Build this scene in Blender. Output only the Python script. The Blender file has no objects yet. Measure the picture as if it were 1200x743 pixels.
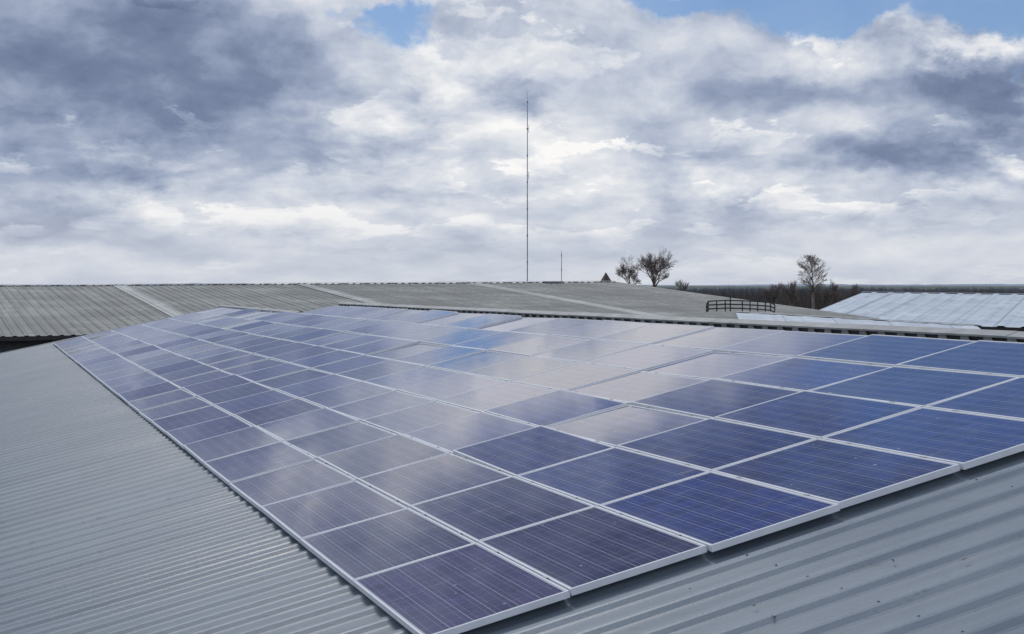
import bpy, math, random
from mathutils import Vector, Matrix, noise as mnoise
random.seed(7)
S=bpy.context.scene; C=S.collection
S.view_settings.view_transform='Standard'; S.view_settings.look='None'; S.view_settings.exposure=0
PI=math.pi; GZ=-9.0
# ------------------------------------------------------------------ camera
f=1836.; yaw=math.radians(19.04); pit=math.radians(1.43)
CAM=Vector((0,0,9.0))
F=Vector((math.sin(yaw)*math.cos(pit),math.cos(yaw)*math.cos(pit),-math.sin(pit)))
R=Vector((math.cos(yaw),-math.sin(yaw),0)); U=R.cross(F)
cam=bpy.data.cameras.new('camera'); co=bpy.data.objects.new('camera',cam); C.objects.link(co)
cam.sensor_width=36; cam.lens=36*f/1200; cam.clip_end=12000; cam.clip_start=.1
m=Matrix((R,U,-F)).transposed().to_4x4(); m.translation=CAM; co.matrix_world=m; S.camera=co
def pix(u,v,D): return CAM+F*D+R*((u-600)/f*D)+U*((371.5-v)/f*D)
# ------------------------------------------------------------------ mesh helper
class MB:
    def __init__(s): s.v=[];s.f=[]
    def quad(s,a,b,c,d): n=len(s.v); s.v+= [tuple(a),tuple(b),tuple(c),tuple(d)]; s.f.append((n,n+1,n+2,n+3)); return s
    def tri(s,a,b,c): n=len(s.v); s.v+= [tuple(a),tuple(b),tuple(c)]; s.f.append((n,n+1,n+2)); return s
    def box(s,x0,x1,y0,y1,z0,z1,M=None):
        n=len(s.v)
        for z in (z0,z1):
            for x,y in ((x0,y0),(x1,y0),(x1,y1),(x0,y1)):
                p=Vector((x,y,z)); s.v.append(tuple(M@p if M else p))
        for q in ((3,2,1,0),(4,5,6,7),(0,1,5,4),(1,2,6,5),(2,3,7,6),(3,0,4,7)): s.f.append(tuple(n+i for i in q))
        return s
    def tube(s,p,q,r0,r1,k=5):
        p=Vector(p);q=Vector(q);d=q-p
        if d.length<1e-6: return s
        d.normalize(); a=d.orthogonal().normalized(); b=d.cross(a); n=len(s.v)
        for c,r in ((p,r0),(q,r1)):
            for i in range(k):
                t=2*PI*i/k; s.v.append(tuple(c+(a*math.cos(t)+b*math.sin(t))*r))
        for i in range(k): j=(i+1)%k; s.f.append((n+i,n+j,n+k+j,n+k+i))
        s.f.append(tuple(n+k+i for i in range(k))); s.f.append(tuple(n+k-1-i for i in range(k)))
        return s
    def build(s,name,mat,parent=None,smooth=False):
        me=bpy.data.meshes.new(name); me.from_pydata(s.v,[],s.f); me.update()
        if smooth:
            for p in me.polygons: p.use_smooth=True
        me.materials.append(mat); o=bpy.data.objects.new(name,me); C.objects.link(o)
        if parent: o.parent=parent
        return o
def tag(o,label=None,cat=None,group=None,kind=None):
    if label: o['label']=label
    if cat: o['category']=cat
    if group: o['group']=group
    if kind: o['kind']=kind
    return o
def empty(name,loc,label,cat,group=None):
    o=bpy.data.objects.new(name,None); C.objects.link(o); o.location=loc; return tag(o,label,cat,group)
# ------------------------------------------------------------------ node helper
class NT:
    def __init__(s,t): s.t=t
    def n(s,ty,**k):
        o=s.t.nodes.new(ty)
        for a,b in k.items(): setattr(o,a,b)
        return o
    def inp(s,sock,val):
        if isinstance(val,bpy.types.NodeSocket): s.t.links.new(val,sock)
        elif val is not None: sock.default_value=val
    def m(s,op,a,b=None,c=None,clamp=False):
        o=s.n('ShaderNodeMath',operation=op); o.use_clamp=clamp
        s.inp(o.inputs[0],a); s.inp(o.inputs[1],b); s.inp(o.inputs[2],c); return o.outputs[0]
    def vec(s,x,y,z):
        o=s.n('ShaderNodeCombineXYZ'); s.inp(o.inputs[0],x); s.inp(o.inputs[1],y); s.inp(o.inputs[2],z); return o.outputs[0]
    def sep(s,v):
        o=s.n('ShaderNodeSeparateXYZ'); s.inp(o.inputs[0],v); return o.outputs
    def noise(s,v,scale,detail=4,rough=.5,col=False,dist=0):
        o=s.n('ShaderNodeTexNoise'); s.inp(o.inputs['Vector'],v); o.inputs['Scale'].default_value=scale
        o.inputs['Detail'].default_value=detail; o.inputs['Roughness'].default_value=rough; o.inputs['Distortion'].default_value=dist
        return o.outputs['Color' if col else 'Fac']
    def ramp(s,fac,pts):
        o=s.n('ShaderNodeValToRGB'); s.inp(o.inputs[0],fac); e=o.color_ramp.elements
        while len(e)<len(pts): e.new(.5)
        for i,(p,c) in enumerate(pts): e[i].position=p; e[i].color=(*c,1) if len(c)==3 else c
        return o.outputs[0]
    def mix(s,fac,a,b,mode='MIX'):
        o=s.n('ShaderNodeMix',data_type='RGBA',blend_type=mode); s.inp(o.inputs[0],fac)
        for i,x in ((6,a),(7,b)):
            if isinstance(x,tuple) and len(x)==3: x=(*x,1)
            s.inp(o.inputs[i],x)
        return o.outputs[2]
    def mr(s,v,a,b,c=0,d=1,smooth=False):
        o=s.n('ShaderNodeMapRange'); o.clamp=True
        if smooth: o.interpolation_type='SMOOTHSTEP'
        s.inp(o.inputs[0],v)
        for i,x in zip((1,2,3,4),(a,b,c,d)): s.inp(o.inputs[i],x)
        return o.outputs[0]
def mat(name,fn):
    M=bpy.data.materials.new(name); M.use_nodes=True; t=M.node_tree; b=t.nodes['Principled BSDF']; fn(NT(t),b); return M
def simple(name,col,rough=.6,metal=0,var=.25,scale=3):
    def fn(n,b):
        g=n.n('ShaderNodeTexCoord').outputs['Object']
        k=n.noise(g,scale,5,.6)
        c=n.mix(n.mr(k,.3,.7),tuple(x*(1-var) for x in col),tuple(min(1,x*(1+var)) for x in col))
        n.inp(b.inputs['Base Color'],c); b.inputs['Roughness'].default_value=rough; b.inputs['Metallic'].default_value=metal
    return mat(name,fn)
# ------------------------------------------------------------------ world
W=bpy.data.worlds.new('World'); S.world=W; W.use_nodes=True
try: W.cycles.sampling_method='MANUAL'; W.cycles.sample_map_resolution=512
except Exception: pass
t=W.node_tree; t.nodes.clear(); n=NT(t)
SUN_EL=math.radians(48); SUN_AZ=math.radians(2)   # azimuth clockwise from +Y
d=n.n('ShaderNodeTexCoord').outputs['Generated']
def dot(v):
    o=n.n('ShaderNodeVectorMath',operation='DOT_PRODUCT'); n.inp(o.inputs[0],d); o.inputs[1].default_value=v; return o.outputs['Value']
Fh=Vector((math.sin(yaw),math.cos(yaw),0))
az=n.m('MULTIPLY',n.m('ARCTAN2',dot(R),dot(Fh)),57.2958)
sz=n.sep(d)[2]
el=n.m('MULTIPLY',n.m('ARCSINE',n.m('MULTIPLY',sz,.9999)),57.2958)
elp=n.m('MAXIMUM',el,-2.)
lowV=n.m('MULTIPLY',n.m('LOGARITHM',n.m('ADD',n.m('DIVIDE',elp,7.),1.),math.e),19.)
def angs(px,py):
    v=(F+R*((px-600)/f)+U*((371.5-py)/f)).normalized()
    return math.degrees(math.atan2(v.dot(R),v.dot(Fh))),math.degrees(math.asin(v.z))
base=n.vec(az,lowV,0.)
wn=n.sep(n.noise(base,.24,7,.62,col=True))
wx=n.m('MULTIPLY',n.m('SUBTRACT',wn[0],.5),6.); wy=n.m('MULTIPLY',n.m('SUBTRACT',wn[1],.5),4.2)
aw=n.m('ADD',az,wx); ew=n.m('ADD',el,wy)
def blobs(L):
    tot=None
    for px,py,rx,ry,a in L:
        u0,v0=angs(px,py); sx=math.degrees(rx/f); sy=math.degrees(ry/f)
        x=n.m('MULTIPLY',n.m('SUBTRACT',aw,u0),1/sx); y=n.m('MULTIPLY',n.m('SUBTRACT',ew,v0),1/sy)
        q=n.m('MULTIPLY_ADD',x,x,n.m('MULTIPLY',y,y))
        g=n.m('MULTIPLY',n.m('EXPONENT',n.m('MULTIPLY',q,-1.)),a)
        tot=g if tot is None else n.m('ADD',tot,g)
    return tot
hw=n.m('ADD',lowV,n.m('MULTIPLY',wy,.4)); ha=n.m('ADD',az,n.m('MULTIPLY',wx,.3))
def field(sc,seed,dx,dy,det,ro=.55,sx=.75):
    return n.noise(n.vec(n.m('MULTIPLY',n.m('ADD',ha,dx),sx),n.m('ADD',hw,dy),seed),sc,det,ro)
N1=field(.17,3.,0.,0.,6,.56); N2=field(.17,3.,.4,1.2,6,.56)
rel=n.m('MULTIPLY',n.m('SUBTRACT',N1,N2),1.45)
N3=n.m('SUBTRACT',field(.6,9.,0.,0.,5,.6),.5)
bl=blobs([(80,90,270,105,-.38),(240,20,170,50,-.16),(60,258,125,24,-.32),(340,190,70,16,-.10),(200,196,50,14,-.15),
 (880,105,120,42,-.16),(1165,118,80,40,-.50),(1060,186,95,24,-.42),(880,245,50,24,-.20),(1060,265,60,18,-.10),
 (600,150,210,110,.10),(340,256,190,24,.22),(190,232,50,16,.16),(960,62,65,26,.28),(1140,58,55,13,.44),(852,208,50,18,.24),(1185,178,50,14,.30),
 (710,225,40,80,.08),(775,250,26,100,-.12),(120,304,260,14,.14),(430,130,100,40,.10),(1020,290,260,24,.06),(960,225,50,30,.12),
 (590,-85,250,60,.65),(300,-330,600,190,-.45),(760,-350,300,190,-.35),(-150,110,160,80,.15)])
B=n.m('ADD',n.m('ADD',n.m('ADD',.64,rel),n.m('MULTIPLY',N3,.26)),bl)
RAMP=[(0.,(.125,.165,.275)),(.26,(.20,.25,.38)),(.47,(.345,.405,.54)),(.66,(.55,.60,.70)),(.85,(.76,.78,.82)),(1.,(.96,.95,.94))]
Q1=field(.27,21.,0.,0.,8,.60,.60); Q2=field(.27,21.,.3,1.3,7,.60,.60)
heap=n.mr(n.m('ADD',Q1,n.m('MULTIPLY',bl,.14)),.500,.540,0.,.85,True)
hb=n.m('ADD',n.m('ADD',B,n.m('MULTIPLY',n.m('SUBTRACT',Q1,Q2),1.7)),n.mr(Q1,.50,.62,.13,-.10))
B2=n.m('ADD',n.m('MULTIPLY',B,n.m('SUBTRACT',1.,heap)),n.m('MULTIPLY',hb,heap))
hz=n.mr(el,0.,3.8,1.,0.,True)
ccol=n.ramp(B2,RAMP)
ccol=n.mix(n.m('MULTIPLY',hz,.66),ccol,(.63,.66,.725))
bb=blobs([(468,18,54,34,1.05),(400,2,90,10,.35),(1020,-4,230,24,1.2),(1170,26,80,22,.9),(790,-12,110,14,.6),(1188,95,22,16,.5),(1150,-290,430,210,1.2)])
up=n.mr(el,26.,50.,0.,.62,True)
bm=n.mr(n.m('ADD',n.m('ADD',bb,up),n.m('MULTIPLY',n.m('ADD',N3,n.m('MULTIPLY',rel,-.3)),1.2)),.42,.95,0.,.92,True)
sky=n.n('ShaderNodeTexSky',sky_type='NISHITA'); sky.sun_disc=False; sky.sun_elevation=SUN_EL; sky.sun_rotation=SUN_AZ; sky.ozone_density=3.; sky.dust_density=.3
sk=n.mix(1.,sky.outputs[0],(.66,.76,.94),'MULTIPLY')
b1=n.n('ShaderNodeBackground'); t.links.new(sk,b1.inputs[0]); b1.inputs[1].default_value=.08
b2=n.n('ShaderNodeBackground'); t.links.new(ccol,b2.inputs[0]); b2.inputs[1].default_value=1.
mx=n.n('ShaderNodeMixShader'); t.links.new(n.m('SUBTRACT',1.,bm),mx.inputs[0]); t.links.new(b1.outputs[0],mx.inputs[1]); t.links.new(b2.outputs[0],mx.inputs[2])
ow=n.n('ShaderNodeOutputWorld'); t.links.new(mx.outputs[0],ow.inputs[0])
sl=bpy.data.lights.new('sun','SUN'); sl.energy=1.05; sl.angle=math.radians(14); sl.color=(1,.975,.94)
so=bpy.data.objects.new('sun',sl); C.objects.link(so)
sd=Vector((math.sin(SUN_AZ)*math.cos(SUN_EL),math.cos(SUN_AZ)*math.cos(SUN_EL),math.sin(SUN_EL)))
so.rotation_euler=sd.to_track_quat('Z','Y').to_euler(); so.location=(0,0,60)
# ------------------------------------------------------------------ roof frame (pitch eases slightly towards the far end)
TAU=math.radians(13.37); S1=1.957; S2=1.006
P0=Vector((2.64,9.32,9-2.23)); UX=Vector((math.cos(TAU),0,math.sin(TAU))); NN=Vector((-math.sin(TAU),0,math.cos(TAU)))
NJ,NK=24,7; NJTOP=17
def tau(y): return TAU-math.radians(1.75)*max(0,min(1.2,(y-P0.y)/47.))
def surf(s,y,h):
    tt=tau(y); return Vector((P0.x+s*math.cos(TAU)-h*math.sin(tt),y,P0.z+s*math.cos(TAU)*math.tan(tt)+h*math.cos(tt)))
DROP=-.100
def rp(s,y,h): return surf(s,y,DROP+h)
def onplane(u,v,h):
    r=(F+R*((u-600)/f)+U*((371.5-v)/f)); pl=P0+NN*h; tt=(pl-CAM).dot(NN)/r.dot(NN); return CAM+r*tt
seam=onplane(95,513,DROP).y-P0.y
PITCH=.39; Y0=1.0
def roofmat(n,b):
    g=n.n('ShaderNodeTexCoord').outputs['Object']; x,y,z=n.sep(g)
    sheet=n.m('FLOOR',n.m('DIVIDE',y,PITCH*3)); row=n.m('FLOOR',n.m('DIVIDE',n.m('ADD',x,1.3),6.4))
    wn=n.n('ShaderNodeTexWhiteNoise',noise_dimensions='2D'); n.inp(wn.inputs['Vector'],n.vec(sheet,row,0.))
    st=n.noise(n.vec(n.m('MULTIPLY',x,.35),n.m('MULTIPLY',y,6.),0.),1.,6,.65)
    bg=n.noise(g,.38,6,.62); fine=n.noise(g,40,4,.7)
    v=n.m('ADD',n.m('MULTIPLY',st,.4),n.m('MULTIPLY',bg,.6))
    c=n.ramp(v,[(.34,(.115,.155,.20)),(.5,(.18,.225,.275)),(.66,(.255,.30,.345))])
    c=n.mix(n.m('MULTIPLY',wn.outputs[0],.16),c,(.12,.155,.195))
    c=n.mix(n.mr(fine,.55,.75,0.,.25),c,(.09,.115,.13))
    # darker band along each pan between ribs, broken up by the streak noise
    pan=n.m('PINGPONG',n.m('ADD',y,P0.y-Y0-.10),PITCH/2)
    c=n.mix(n.m('MULTIPLY',n.mr(pan,.03,.12,.2,0.),n.mr(st,.3,.7,.3,1.)),c,(.09,.11,.125))
    sp=n.noise(g,9,6,.7); c=n.mix(n.mr(sp,.64,.72,0.,.3),c,(.34,.36,.37))
    c=n.mix(n.mr(n.noise(g,5,6,.75),.58,.70,0.,.5),c,(.095,.11,.115))
    c=n.mix(n.mr(n.noise(n.vec(n.m('MULTIPLY',x,.9),n.m('MULTIPLY',y,3.),7.),1.,7,.75),.58,.68,0.,.3),c,(.30,.31,.30))
    sm=n.m('LESS_THAN',n.m('ABSOLUTE',n.m('SUBTRACT',y,seam)),.03); c=n.mix(n.m('MULTIPLY',sm,.6),c,(.07,.09,.10))
    n.inp(b.inputs['Base Color'],c); n.inp(b.inputs['Roughness'],n.mr(bg,.3,.7,.34,.55))
    bp=n.n('ShaderNodeBump'); bp.inputs['Strength'].default_value=.2; bp.inputs['Distance'].default_value=.01; n.inp(bp.inputs['Height'],fine); n.inp(b.inputs['Normal'],bp.outputs[0])
M_roof=mat('painted_steel_roof',roofmat)
def farroof(cols,pitch,mott=.3,seamw=.0,seamp=1.05):
    def fn(n,b):
        g=n.n('ShaderNodeTexCoord').outputs['UV']; x,y,z=n.sep(g)   # x across ribs (m), y up slope (m)
        st=n.noise(n.vec(n.m('MULTIPLY',x,1.4),n.m('MULTIPLY',y,.15),0.),1.,6,.7)
        bg=n.noise(n.vec(n.m('MULTIPLY',x,.16),n.m('MULTIPLY',y,.35),5.),1.,7,.78)
        v=n.m('ADD',n.m('MULTIPLY',st,.38),n.m('MULTIPLY',bg,.62))
        wn=n.n('ShaderNodeTexWhiteNoise',noise_dimensions='2D'); n.inp(wn.inputs['Vector'],n.vec(n.m('FLOOR',n.m('DIVIDE',x,seamp)),n.m('FLOOR',n.m('DIVIDE',y,pitch*2)),0.))
        c=n.ramp(v,[(.40,cols[0]),(.5,cols[1]),(.60,cols[2])])
        c=n.mix(n.m('MULTIPLY',wn.outputs[0],mott),c,cols[0])
        lap=n.m('LESS_THAN',n.m('PINGPONG',y,pitch),.05); c=n.mix(n.m('MULTIPLY',lap,.4),c,tuple(q*.4 for q in cols[0]))
        if seamw:
            s2=n.m('LESS_THAN',n.m('PINGPONG',x,seamp/2),seamw); c=n.mix(n.m('MULTIPLY',s2,.5),c,tuple(q*.5 for q in cols[0]))
        n.inp(b.inputs['Base Color'],c); b.inputs['Roughness'].default_value=.6
    return fn
M_far=mat('weathered_roof',farroof([(.085,.098,.095),(.165,.18,.172),(.34,.35,.33)],3.4,.5,.035,1.26))
M_far2=mat('weathered_roof_grey',farroof([(.28,.30,.30),(.40,.42,.41),(.54,.55,.53)],3.0))
M_lite=mat('pale_skylight_sheet',farroof([(.44,.50,.56),(.58,.64,.70),(.74,.78,.82)],2.4,.4,.05,2.4))
M_shed=mat('silvery_roof_sheet',farroof([(.40,.48,.56),(.58,.65,.71),(.76,.80,.83)],5.,.5,.10,2.4))
M_wall=simple('dark_cladding_wall',(.06,.065,.07),.7)
M_cap=simple('flashing_steel',(.31,.32,.32),.5,0,.3,2)
M_dark=simple('black_metal_and_gap_shade',(.02,.02,.022),.5)
M_alu=simple('aluminium_frame',(.76,.79,.84),.4,0,.08,3)
M_galv=simple('galvanised_steel',(.28,.30,.33),.45,.4)
M_rust=simple('screw_head',(.17,.18,.19),.6,.2)
M_leaf=simple('dead_leaf_brown',(.09,.075,.06),.8)
M_bark=simple('bare_bark',(.17,.14,.125),.9,0,.3)
M_gutter=simple('gutter_dark',(.03,.03,.035),.5)
# main warehouse
wh=empty('warehouse',(P0.x,P0.y,GZ),'large warehouse whose grey ribbed metal roof carries the solar array','building')
def rel_(p): return Vector(p)-Vector(wh.location)
Y1=P0.y+NJ*S1+1.3; YT=P0.y+NJTOP*S1+.35
XE=-9.0; XR=NK*S2+.30; XT=(NK-1)*S2+.12
RH=.034
def cladding(xa,xb,ya,yb,mir,xm,ns=16):
    v=[];fc=[]; ys=[]; k0=math.floor((ya-Y0)/PITCH+.5); y=Y0+k0*PITCH
    while y<yb:
        for dy,h in ((0,0),(.16,0),(.185,RH*.2),(.23,RH*.85),(.252,RH),(.305,RH),(.328,RH*.85),(.372,RH*.2)): ys.append((y+dy,h))
        y+=PITCH
    for i in range(ns+1):
        s=xa+(xb-xa)*i/ns
        for (yy,h) in ys:
            hh=h+mnoise.noise(Vector((s*.5,yy*.7,0)))*.007
            p=rp(s,yy,hh)
            if mir: q=rp(xm,yy,hh); p=Vector((2*q.x-p.x,p.y,p.z))
            v.append(tuple(rel_(p)))
    w=len(ys)
    for i in range(ns):
        for j in range(w-1):
            a=i*w+j; fc.append((a,a+w,a+w+1,a+1))
    b=MB(); b.v=v;b.f=fc; return b
cladding(XE,XT,Y0,Y1,False,0).build('roof_cladding',M_roof,wh)
cladding(XT,XR,Y0,YT,False,0,2).build('roof_cladding',M_roof,wh)
cladding(XE,XR,Y0,YT,True,XR).build('roof_cladding',M_roof,wh)
cladding(XE,XT,YT,Y1,True,XT).build('roof_cladding',M_roof,wh)
def ridge(ya,yb,xm):
    def cp(ds,y,mir,h):
        p=rp(xm-ds,y,h)
        if mir: p.x=2*rp(xm,y,h).x-p.x
        return rel_(p)
    b=MB(); y=ya
    while y<yb:
        y2=min(y+3.0,yb); hh=.112+random.uniform(-.004,.004)
        b.quad(cp(.15,y,False,hh),cp(0,y,False,hh+.015),cp(0,y2,False,hh+.015),cp(.15,y2,False,hh))
        b.quad(cp(.15,y,False,hh-.02),cp(.15,y,False,hh),cp(.15,y2,False,hh),cp(.15,y2,False,hh-.02))
        b.quad(cp(0,y,False,hh+.015),cp(.15,y,True,hh),cp(.15,y2,True,hh),cp(0,y2,False,hh+.015))
        y=y2
    b.build('ridge_cap',M_cap,wh)
    MB().quad(cp(.10,ya,False,-.01),cp(.10,yb,False,-.01),cp(.10,yb,False,.11),cp(.10,ya,False,.11)).build('ridge_gap_shade',M_dark,wh)  # black strip added so the gap under the flashing reads as shade
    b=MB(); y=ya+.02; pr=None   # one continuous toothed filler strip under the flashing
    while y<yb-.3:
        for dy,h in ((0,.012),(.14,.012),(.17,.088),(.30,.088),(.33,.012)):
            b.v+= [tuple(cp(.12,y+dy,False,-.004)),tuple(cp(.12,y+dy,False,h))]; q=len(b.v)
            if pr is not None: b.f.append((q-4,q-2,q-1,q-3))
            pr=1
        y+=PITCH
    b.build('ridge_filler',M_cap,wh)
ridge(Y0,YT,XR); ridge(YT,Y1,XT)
b=MB(); e0=rp(XE,P0.y,0); xl=e0.x+.25; zt=e0.z-.05
for yy,rx in ((Y0+.2,XR),(Y1-.2,XT)):
    rq=rp(rx,yy,0); xr=2*rq.x-xl
    b.quad(rel_((xl,yy,GZ)),rel_((xr,yy,GZ)),rel_((xr,yy,zt)),rel_((xl,yy,zt)))
    b.tri(rel_((xl,yy,zt)),rel_((xr,yy,zt)),rel_((rq.x,yy,rq.z-.05)))
b.quad(rel_((xl,Y0+.2,GZ)),rel_((xl,Y1-.2,GZ)),rel_((xl,Y1-.2,zt)),rel_((xl,Y0+.2,zt)))
for rx,ya,yb in ((XR,Y0+.2,YT),(XT,YT,Y1-.2)):
    xr=2*rp(rx,ya,0).x-xl; b.quad(rel_((xr,ya,GZ)),rel_((xr,yb,GZ)),rel_((xr,yb,zt)),rel_((xr,ya,zt)))
p1=rp(XT,YT,0);p2=rp(XR,YT,0);p3=Vector((2*p2.x-p1.x,YT,p1.z)); b.tri(rel_(p1),rel_(p2),rel_(p3))
b.build('wall',M_wall,wh)
b=MB(); b.quad(rel_(rp(XE,Y1-.02,.05)),rel_(rp(XT,Y1-.02,.05)),rel_(rp(XT,Y1+.12,.05)),rel_(rp(XE,Y1+.12,.05)))
b.quad(rel_(rp(XE,Y1-.02,-.02)),rel_(rp(XT,Y1-.02,-.02)),rel_(rp(XT,Y1-.02,.05)),rel_(rp(XE,Y1-.02,.05)))
b.build('verge_trim',M_cap,wh)
b=MB(); y=Y0
while y<P0.y-.05:
    yc=y+.278
    for q in range(6):
        s=.35+q*1.8
        p=rel_(rp(s,yc,RH)); b.tube(p,p+NN*.006,.006,.005,6); b.tube(p,p+NN*.002,.010,.010,6)
    y+=PITCH
o=b.build('roof_screws',M_rust,wh); o['kind']='stuff'
# ------------------------------------------------------------------ solar panels
PW,PL=.988,1.937; FH=.046
def glassmat(n,b):
    tc=n.n('ShaderNodeTexCoord'); g=tc.outputs['Object']; x,y,z=n.sep(g)
    oi=n.n('ShaderNodeObjectInfo')
    off=n.vec(n.m('MULTIPLY',oi.outputs['Random'],91.),n.m('MULTIPLY',oi.outputs['Random'],37.),0.)
    va=n.n('ShaderNodeVectorMath',operation='ADD'); n.inp(va.inputs[0],g); n.inp(va.inputs[1],off); gv=va.outputs[0]
    mx_=(PW-.936)/2; my_=(PL-1.872)/2
    xs=n.m('SUBTRACT',x,mx_); ys=n.m('SUBTRACT',y,my_)
    inx=n.m('MULTIPLY',n.m('GREATER_THAN',xs,0.),n.m('LESS_THAN',xs,.936)); iny=n.m('MULTIPLY',n.m('GREATER_THAN',ys,0.),n.m('LESS_THAN',ys,1.872)); ins=n.m('MULTIPLY',inx,iny)
    gapx=n.m('LESS_THAN',n.m('PINGPONG',xs,.078),.0022); gapy=n.m('LESS_THAN',n.m('PINGPONG',ys,.078),.0018)
    bus=n.m('LESS_THAN',n.m('PINGPONG',n.m('SUBTRACT',xs,.039),.039),.0012)
    vo=n.n('ShaderNodeTexVoronoi'); n.inp(vo.inputs['Vector'],gv); vo.inputs['Scale'].default_value=38
    cellid=n.n('ShaderNodeTexWhiteNoise',noise_dimensions='3D'); n.inp(cellid.inputs['Vector'],n.vec(n.m('FLOOR',n.m('DIVIDE',xs,.156)),n.m('FLOOR',n.m('DIVIDE',ys,.156)),oi.outputs['Random']))
    base=oi.outputs['Color']
    k=n.m('ADD',n.m('MULTIPLY',n.sep(vo.outputs['Color'])[0],.5),n.m('MULTIPLY',cellid.outputs[0],.5))
    c=n.mix(k,n.mix(1.,base,(.5,.5,.6),'MULTIPLY'),n.mix(1.,base,(1.9,1.8,1.7),'MULTIPLY'))
    c=n.mix(n.m('MULTIPLY',gapy,.4),c,(.38,.40,.45)); c=n.mix(n.m('MULTIPLY',gapx,.8),c,(.5,.51,.56)); c=n.mix(n.m('MULTIPLY',bus,.6),c,(.44,.45,.51))
    c=n.mix(ins,(.6,.61,.63),c)
    dust=n.noise(gv,1.7,6,.65); dustf=n.noise(gv,60,3,.7)
    c=n.mix(n.m('MULTIPLY',n.mr(dust,.38,.72,.0,.16),n.mr(dustf,.3,.7,.3,1.)),c,(.38,.37,.42))
    smud=n.noise(n.vec(n.m('MULTIPLY',n.sep(gv)[0],1.2),n.m('MULTIPLY',n.sep(gv)[1],5.),2.),1.6,6,.75); c=n.mix(n.mr(smud,.58,.72,0.,.22),c,(.42,.41,.44))
    edge=n.m('MULTIPLY',n.mr(x,.03,.16,.14,0.),n.mr(dustf,.3,.7,.3,1.)); c=n.mix(edge,c,(.42,.41,.42))
    spot=n.n('ShaderNodeTexVoronoi'); n.inp(spot.inputs['Vector'],gv); spot.inputs['Scale'].default_value=5
    c=n.mix(n.m('MULTIPLY',n.m('LESS_THAN',spot.outputs['Distance'],n.m('MULTIPLY',n.sep(spot.outputs['Color'])[1],.075)),.6),c,(.6,.6,.6))
    n.inp(b.inputs['Base Color'],c); n.inp(b.inputs['Roughness'],n.m('ADD',n.mr(dust,.3,.7,.02,.08),n.mr(smud,.55,.75,0.,.12))); b.inputs['IOR'].default_value=1.54
    b.inputs['Specular Tint'].default_value=(.90,.93,1.,1)
    b.inputs['Sheen Weight'].default_value=.07; b.inputs['Sheen Roughness'].default_value=.35; b.inputs['Sheen Tint'].default_value=(.70,.68,.95,1)
M_glass=mat('polycrystalline_cells_under_glass',glassmat)
def panel_frame():
    b=MB(); w=.014
    b.box(0,PW,0,w,-FH,0); b.box(0,PW,PL-w,PL,-FH,0); b.box(0,w,w,PL-w,-FH,0); b.box(PW-w,PW,w,PL-w,-FH,0)
    return b
ORD=['','first','second','third','fourth','fifth','sixth','seventh','eighth','ninth','tenth','eleventh','twelfth','thirteenth','fourteenth','fifteenth','sixteenth','seventeenth','eighteenth','nineteenth','twentieth','twenty-first','twenty-second','twenty-third','twenty-fourth']
rowoff=[random.uniform(-.02,.02) for _ in range(NK)]
gl_me=fr_me=cl_me=None
for k in range(NK):
    for j in range(NJ if k<NK-1 else NJTOP):
        loc=surf(k*S2,P0.y+j*S1+rowoff[k],0)
        bl_=min(1,max(0,(k+.1)/2.3 - max(0,j-4)*.07+random.uniform(-.3,.3)))  # upslope blue paints reflected sky into the colour; the random part is panel tone
        word='blue' if bl_>.5 else 'violet'
        e=empty('solar_panel',loc,"%s solar panel, %s row up from the lower edge, %s back from the front edge"%(word,ORD[k+1],ORD[j+1]),'solar panel','solar panels of the rooftop array')
        sg=.42 if j>1 else .15
        tw=math.tan(math.radians(1.75)/47)*k*S2
        e.rotation_euler=(-tw+math.radians(random.gauss(0,sg*.8)),-tau(P0.y+(j+.5)*S1)+math.radians(max(-.8,min(.8,random.gauss(0,sg)))),0)
        if fr_me is None:
            fo=panel_frame().build('frame',M_alu,e); fr_me=fo.data
            md=fo.modifiers.new('bevel','BEVEL'); md.width=.0015; md.segments=1
            go=MB().quad((.014,.014,-.003),(PW-.014,.014,-.003),(PW-.014,PL-.014,-.003),(.014,PL-.014,-.003)).build('glass',M_glass,e); gl_me=go.data
            cb=MB(); cb.box(PW-.002,PW+.016,-.03,.03,.0005,.004); cl=cb.build('clamp',M_galv,e); cl_me=cl.data; cl.location=(0,.45,0)
            cl=bpy.data.objects.new('clamp',cl_me); C.objects.link(cl); cl.parent=e; cl.location=(0,1.49,0)
        else:
            fo=bpy.data.objects.new('frame',fr_me); C.objects.link(fo); fo.parent=e
            go=bpy.data.objects.new('glass',gl_me); C.objects.link(go); go.parent=e
            if j<5 and k<6:
                for yy in (.45,1.49):
                    cl=bpy.data.objects.new('clamp',cl_me); C.objects.link(cl); cl.parent=e; cl.location=(0,yy,0)
        a=Vector((.040,.029,.092)); c2=Vector((.009,.022,.125)); q=a.lerp(c2,bl_)*random.uniform(.65,1.3)
        go.color=(*q,1)
for k in range(NK):
    for h,wd in ((.22,'lower'),(.77,'upper')):
        nj=NJ if k<NK-1 else NJTOP
        o=MB().box(-.02,.02,.16,nj*S1-.1,-FH-.0155,-FH-.004).build('mounting_rail',M_galv)
        o.location=P0+UX*((k+h)*S2); o.rotation_euler=(-math.tan(math.radians(1.75)/47)*(k+h)*S2,-TAU,0)
        tag(o,'aluminium mounting rail under the %s half of panel row %s from the lower edge'%(wd,ORD[k+1]),'rail','mounting rails under the panels')
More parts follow.
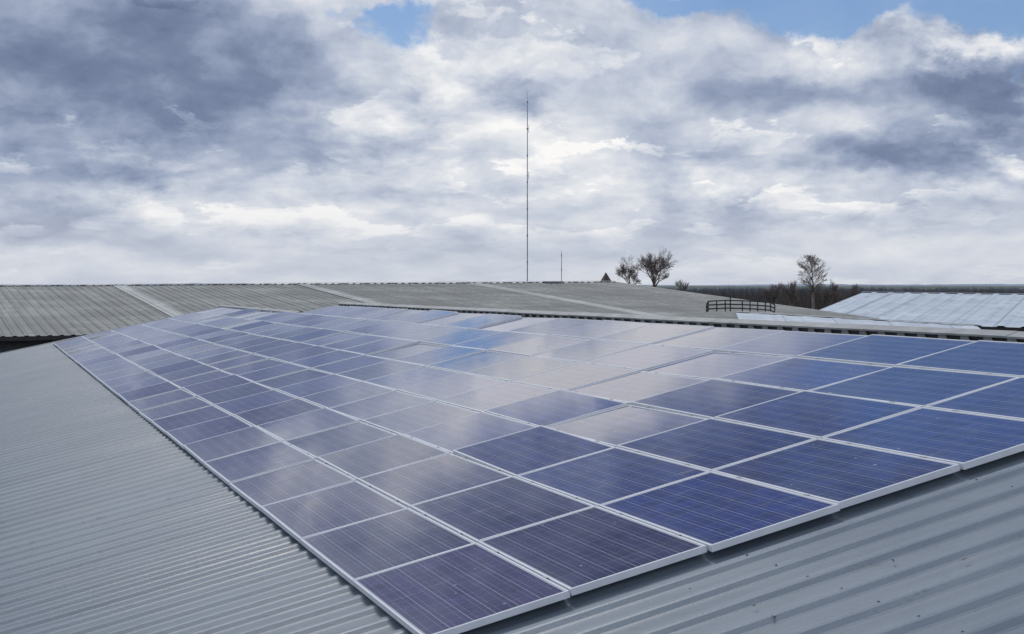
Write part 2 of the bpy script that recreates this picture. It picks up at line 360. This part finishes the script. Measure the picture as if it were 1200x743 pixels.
# ------------------------------------------------------------------ background roofs
def ribbed(A,B,Cc,D,pitch,h,mat_,name,parent,org,lift=0.,t0=0.,t1=1.):
    A,B,Cc,D=map(Vector,(A,B,Cc,D)); L=(B-A).length; H=(D-A).length; nr=max(2,int(L*(t1-t0)/pitch)); nrm=(B-A).cross(D-A).normalized()
    v=[];fc=[];uv=[]
    cols=[]
    for i in range(nr):
        for q,hh in ((0,0),(.55,0),(.68,h),(.87,h)): cols.append((t0+(t1-t0)*(i+q)/nr,hh))
    cols.append((t1,0))
    for s in (0,.5,1):
        for tt,hh in cols:
            p=(A.lerp(B,tt)).lerp(D.lerp(Cc,tt),s)+nrm*(hh+lift)
            v.append(tuple(p-org)); uv.append((tt*L,s*H))
    w=len(cols)
    for i in range(2):
        for j in range(w-1): a=i*w+j; fc.append((a,a+1,a+w+1,a+w))
    me=bpy.data.meshes.new(name); me.from_pydata(v,[],fc); me.update(); me.materials.append(mat_)
    ul=me.uv_layers.new(name='uv')
    for lp in me.loops: ul.data[lp.index].uv=uv[lp.vertex_index]
    o=bpy.data.objects.new(name,me); C.objects.link(o); o.parent=parent; return o
def building(name,label,A,B,Cc,D,mat_,pitch=.35,h=.04,strips=(),strip_w=.9,stripmat=None,capmat=None,caph=.06):
    A,B,Cc,D=map(Vector,(A,B,Cc,D)); org=Vector((A.x,A.y,GZ)); e=empty(name,org,label,'building')
    ribbed(A,B,Cc,D,pitch,h,mat_,'roof',e,org)
    L=(B-A).length
    for s in strips:
        ribbed(A,B,Cc,D,.3,.03,stripmat or M_lite,'skylight_strip',e,org,lift=.03,t0=s/L,t1=(s+strip_w)/L)
    dr=Vector((D.x-A.x,D.y-A.y,0))
    A2=A+2*dr; B2=B+2*Vector((Cc.x-B.x,Cc.y-B.y,0))
    ribbed(B2,A2,D,Cc,pitch*3,h,mat_,'roof_back_slope',e,org)
    w=MB(); ins=.15
    a=A.lerp(A2,.01);b_=B.lerp(B2,.01);a2=A.lerp(A2,.99);b2=B.lerp(B2,.99)
    pts=[a,b_,b2,a2]; cen=(a+b_+a2+b2)/4
    pts=[p+(cen-p).normalized()*ins-Vector((0,0,.12)) for p in pts]
    for i in range(4):
        p,q=pts[i],pts[(i+1)%4]; w.quad(Vector((p.x,p.y,GZ))-org,Vector((q.x,q.y,GZ))-org,q-org,p-org)
    for p,q,r in ((pts[0],pts[3],D-Vector((0,0,.15))),(pts[1],pts[2],Cc-Vector((0,0,.15)))): w.tri(p-org,q-org,r-org)
    w.build('wall',M_wall,e)
    g=MB(); out=-dr.normalized()
    g.quad(A-org+out*.02+Vector((0,0,-.16)),B-org+out*.02+Vector((0,0,-.16)),B-org+out*.02+Vector((0,0,-.01)),A-org+out*.02+Vector((0,0,-.01)))
    g.quad(A-org+out*.02+Vector((0,0,-.16)),B-org+out*.02+Vector((0,0,-.16)),B-org-out*.12+Vector((0,0,-.16)),A-org-out*.12+Vector((0,0,-.16)))
    g.build('gutter',M_gutter,e)
    c=MB()
    for sgn in (-1,1):
        o_=dr.normalized()*(.3*sgn); c.quad(D-org+Vector((0,0,caph+.03)),Cc-org+Vector((0,0,caph+.03)),Cc-org+o_+Vector((0,0,caph)),D-org+o_+Vector((0,0,caph)))
    c.build('ridge_cap',capmat or M_cap,e)
    return e
building('factory_building','long low factory with weathered striped metal roof beyond the solar array',(-14,61.5,6.66),(38.8,61.5,7.15),(35.3,84,8.76),(-14,84,8.5),M_far,pitch=.42,h=.03,strips=(14+8.4,14+18.7,14+29.),strip_w=.7,stripmat=M_far2,caph=.045)
building('low_annex','low pale annex roof just behind the near ridge, left of the large pale shed',pix(870,388,58),pix(1170,402,50),pix(1145,382,58),pix(862,366,72),M_lite,pitch=1.2,h=.02,caph=.03)
building('shed_building','large shed with silvery white sheet roof at the right edge',pix(928,376,84),pix(1330,388,70),pix(1330,347,112),pix(1010,343,124),M_shed,pitch=1.2,h=.06,capmat=M_lite)
# railing
e=empty('guard_rail',pix(828,366,64),'black metal guard rail on the annex roof beyond the ridge','railing')
org=Vector(e.location)
def P_(u,v,D=64): return pix(u,v,D)-org
path=[(828,357),(830,353),(850,352.),(870,352.4),(888,353.3),(903,354.6),(908,357)]
for dv,nm in ((0,'top_rail'),(4.5,'mid_rail'),(9,'base_rail')):
    b=MB()
    for (a,c) in zip(path,path[1:]): b.tube(P_(a[0],a[1]+dv),P_(c[0],c[1]+dv),.028,.028,5)
    b.build(nm,M_dark,e)
for u_,v_ in ((828,357),(830,353),(840,352.5),(850,352),(856,347.5),(870,352.4),(879,352.8),(888,353.3),(897,347),(903,354.6),(908,357)):
    MB().tube(P_(u_,v_),P_(u_,365),.028,.028,5).build('post',M_dark,e)
MB().tube(P_(890,347),P_(905,348.5),.03,.03,5).build('hatch_handle',M_dark,e)
# masts
def mast(u,vt,D,r,label,n_seg):
    base=pix(u,335,D); base.z=GZ; top=pix(u,vt,D); H=top.z-GZ; hz_=9-GZ
    e=empty('radio_mast',base,label,'mast')
    b=MB(); s1=hz_+(H-hz_)*.45; s2=hz_+(H-hz_)*.93
    b.tube((0,0,0),(0,0,s1),r,r,6); b.tube((0,0,s1),(0,0,s2),r*.9,r*.75,6); b.tube((0,0,s2),(0,0,H),r*.35,r*.25,5); b.build('pole',M_galv,e)
    for i in range(n_seg):
        z=hz_+(H-hz_)*(i+.6)/n_seg; MB().tube((0,0,z-.1),(0,0,z+.1),r*1.4,r*1.4,6).build('joint_collar',M_galv,e)
    if n_seg>4:
        for fz,l in ((.80,.3),(.55,.3)):
            z=hz_+(H-hz_)*fz; MB().tube((-l*.5,0,z),(l*.5,0,z),r*.4,r*.4,4).tube((l*.5,0,z-.4),(l*.5,0,z+.4),r*.4,r*.4,4).build('antenna',M_dark,e)
mast(618,108,170,.055,'very tall thin radio mast rising behind the factory roof ridge',7)
mast(658,293,130,.028,'short thin mast to the right of the tall radio mast',2)
p=pix(648,337,89); e=empty('roof_vent',p,'small grey box vent on the far factory ridge','vent')
MB().box(-.4,.4,-.35,.35,-.4,.30).build('housing',M_galv,e); MB().box(-.47,.47,-.42,.42,.30,.36).build('lid',M_cap,e)
p=pix(710,337,96); e=empty('roof_turret',p,'small dark pyramid-topped turret behind the far factory ridge','turret')
MB().box(-.3,.3,-.3,.3,-.9,.1).build('base',M_dark,e)
b=MB(); b.v=[(-.4,-.4,.1),(.4,-.4,.1),(.4,.4,.1),(-.4,.4,.1),(0,0,.95)]; b.f=[(0,1,4),(1,2,4),(2,3,4),(3,0,4),(3,2,1,0)]; b.build('pyramid_roof',simple('brown_tile',(.07,.05,.04)),e)
# ------------------------------------------------------------------ bare trees
def bare_tree(u,vtop,vlow,D,wpx,label,seed,spread=.42,r0=.10,dmax=7,tip=.009,sp0=.8):
    rnd=random.Random(seed); base=pix(u,335,D); base.z=GZ; H=pix(u,vtop,D).z-GZ; th=pix(u,vlow,D).z-GZ; Wd=wpx/f*D/2
    e=empty('bare_tree',base,label,'tree','bare trees on the skyline')
    tr=MB(); cr=MB()
    tr.tube((0,0,0),(.1,0,th*.6),r0*2.2,r0*1.7,7); tr.tube((.1,0,th*.6),(0,0,th),r0*1.7,r0*1.2,7)
    def grow(p,d,l,r,dep):
        q=p+d*l; cr.tube(p,q,max(r,tip),max(r*.7,tip*.8),3 if dep>2 else 5)
        if dep>=dmax: return
        for i in range(rnd.choice((2,3,3))):
            nd=(d+Vector((rnd.gauss(0,spread),rnd.gauss(0,spread),rnd.gauss(.08,.22)))).normalized()
            grow(q if i<2 else p.lerp(q,rnd.uniform(.3,.8)),nd,l*rnd.uniform(.62,1.0),r*.6,dep+1)
    if sp0<.5:   # tall upright kind: central leader with side limbs all the way up
        top=Vector((0,0,th)); NL=13; stp=(H-th)*.9/NL; r=r0
        for i in range(NL):
            nx=top+Vector((rnd.gauss(0,.04),rnd.gauss(0,.04),stp)); cr.tube(top,nx,r,r*.88,5); r*=.88; tt=(i+.5)/NL
            ll=(H-th)*.085*(.45+1.1*math.sin(PI*min(1,tt*.85+.12)))
            for q in range(4):
                a=rnd.random()*2*PI; grow(top.lerp(nx,rnd.random()),Vector((math.cos(a),math.sin(a),.9)).normalized(),ll,max(r*.4,.02),4)
            top=nx
    else:
        for i in range(5):
            a=2*PI*i/5+rnd.random(); sp=sp0 if i else .1
            grow(Vector((0,0,th*rnd.uniform(.93,1))),Vector((math.cos(a)*sp,math.sin(a)*sp,1)).normalized(),(H-th)*.22,r0,1)
    ds=sorted(abs(v[0]*R.x+v[1]*R.y) for v in cr.v); mxx=ds[int(len(ds)*.985)]; zs=sorted(v[2] for v in cr.v); zm=zs[int(len(zs)*.995)]
    kz=(H-th)/(zm-th); kx=Wd/mxx
    cr.v=[(x*kx,y*kx,th+(z-th)*kz) for x,y,z in cr.v]
    tr.build('trunk',M_bark,e,True); cr.build('crown',M_bark,e)
bare_tree(767,295,330,200,42,'spreading bare tree, right one of the pair behind the factory roof',11,.42,.10,8,.008)
bare_tree(737,302,331,210,27,'smaller bare tree, left one of the pair behind the factory roof',5,.42,.07,8,.008)
bare_tree(953,299,346,150,32,'tall lone bare tree standing between factory and pale shed',21,.34,.11,8,.007,.4)
bare_tree(800,328,342,230,18,'tiny bare treetop just right of the factory roof end',31,.4,.1,6,.012)
bare_tree(905,333,354,160,24,'low bare tree just right of the black guard rail',41,.4,.08,7,.010)
bare_tree(926,330,352,175,22,'low bare tree left of the tall lone tree',42,.4,.08,7,.010)
bare_tree(974,331,352,165,22,'low bushy bare tree right of the tall lone tree',43,.4,.08,7,.010)
bare_tree(998,334,350,180,22,'low bare tree above the left end of the pale shed ridge',44,.4,.08,7,.010)
# woodland
b=MB(); rnd=random.Random(3)
for i in range(2200):
    D=rnd.uniform(190,1100); u=rnd.uniform(778,1420)
    p=pix(u,335,D); p.z=GZ
    top0=9-.0056*D+rnd.gauss(-.45,.5)+(2.0 if D<340 else .9)*mnoise.noise(Vector((u*.035,D*.01,0)))-(1.0 if D<400 and u>1010 else 0)
    for q in range(24):
        a=rnd.random()*2*PI; r=rnd.uniform(.1,2.6); zt_=top0-r*.5-rnd.uniform(0,1.3); z0=zt_-rnd.uniform(1.2,4)
        w=rnd.uniform(.02,.08)*(1+D/500); c0=Vector((p.x+math.cos(a)*r*.7,p.y+math.sin(a)*r*.7,z0)); tp=Vector((p.x+math.cos(a)*r*1.2+rnd.gauss(0,.6),p.y+math.sin(a)*r*1.2,zt_))
        b.tri(c0-R*w,c0+R*w,tp)
    c0=Vector((p.x,p.y,GZ)); b.tri(c0-R*5,c0+R*5,Vector((p.x,p.y,top0-2.4)))
def woodm(n,b_):
    g=n.n('ShaderNodeTexCoord').outputs['Object']; k=n.noise(g,.05,4,.65)
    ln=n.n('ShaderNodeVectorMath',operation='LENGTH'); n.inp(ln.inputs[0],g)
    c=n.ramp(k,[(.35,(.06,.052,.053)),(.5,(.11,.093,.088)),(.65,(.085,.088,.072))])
    c=n.mix(n.mr(ln.outputs['Value'],300,900,0.,.92),c,(.20,.235,.29))  # distance haze painted into the twig colour, bluer with range
    n.inp(b_.inputs['Base Color'],c); b_.inputs['Roughness'].default_value=1
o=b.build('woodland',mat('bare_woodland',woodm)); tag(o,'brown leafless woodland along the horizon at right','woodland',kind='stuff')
def groundm(n,b_):
    g=n.n('ShaderNodeTexCoord').outputs['Object']; k=n.noise(g,.01,6,.6)
    n.inp(b_.inputs['Base Color'],n.ramp(k,[(.35,(.08,.09,.08)),(.5,(.11,.13,.10)),(.65,(.15,.155,.14))])); b_.inputs['Roughness'].default_value=1
b=MB(); NS=96
b.v=[(0,0,GZ)]+[(3600*math.cos(2*PI*i/NS),3600*math.sin(2*PI*i/NS),GZ) for i in range(NS)]; b.f=[(0,1+i,1+(i+1)%NS) for i in range(NS)]
o=b.build('ground',mat('field_ground',groundm)); tag(o,'dull winter fields around the buildings','ground',kind='structure')
b=MB(); N=200; prev=None
for i in range(N+1):
    u=-400+2200*i/N; q=pix(u,335,3400); hh=1.5+7*max(0,mnoise.noise(Vector((i*.06,0,0)))+.25)+1.2*mnoise.noise(Vector((i*.9,4,0)))
    p=(Vector((q.x,q.y,GZ)),Vector((q.x*1.01,q.y*1.01,GZ+max(.2,hh))))
    if prev: b.quad(prev[0],p[0],p[1],prev[1])
    prev=p
o=b.build('hills',simple('hazy_hill',(.26,.32,.40),1,0,.1,.002)); tag(o,'low hazy blue hills on the horizon','hills',kind='structure')  # aerial haze is painted into the blue base colour
# dead leaves on near roof
LS=[(808,690,'near the front edge'),(884,709,'in a roof valley'),(906,722,'lowest on the roof'),(1046,656,'right of the front corner'),(1131,655,'by a rib')]
for i,(u,v,w) in enumerate(LS):
    p=onplane(u,v,DROP+RH); e=MB(); L=random.uniform(.015,.03); n0=7
    for q in range(n0):
        a0=q/n0*2.4-1.2; a1=(q+1)/n0*2.4-1.2; w0=.005*math.cos(a0)+.002; w1=.005*math.cos(a1)+.002
        e.quad((L*math.sin(a0),-w0,L*.3*math.cos(a0)),(L*math.sin(a1),-w1,L*.3*math.cos(a1)),(L*math.sin(a1),w1,L*.3*math.cos(a1)),(L*math.sin(a0),w0,L*.3*math.cos(a0)))
    o=e.build('dead_leaf',M_leaf); o.location=p-NN*.005; o.rotation_euler=(0,-TAU,random.random()*6)
    tag(o,'small curled dead leaf lying on the grey roof, %s'%w,'leaf','dead leaves on the near roof')
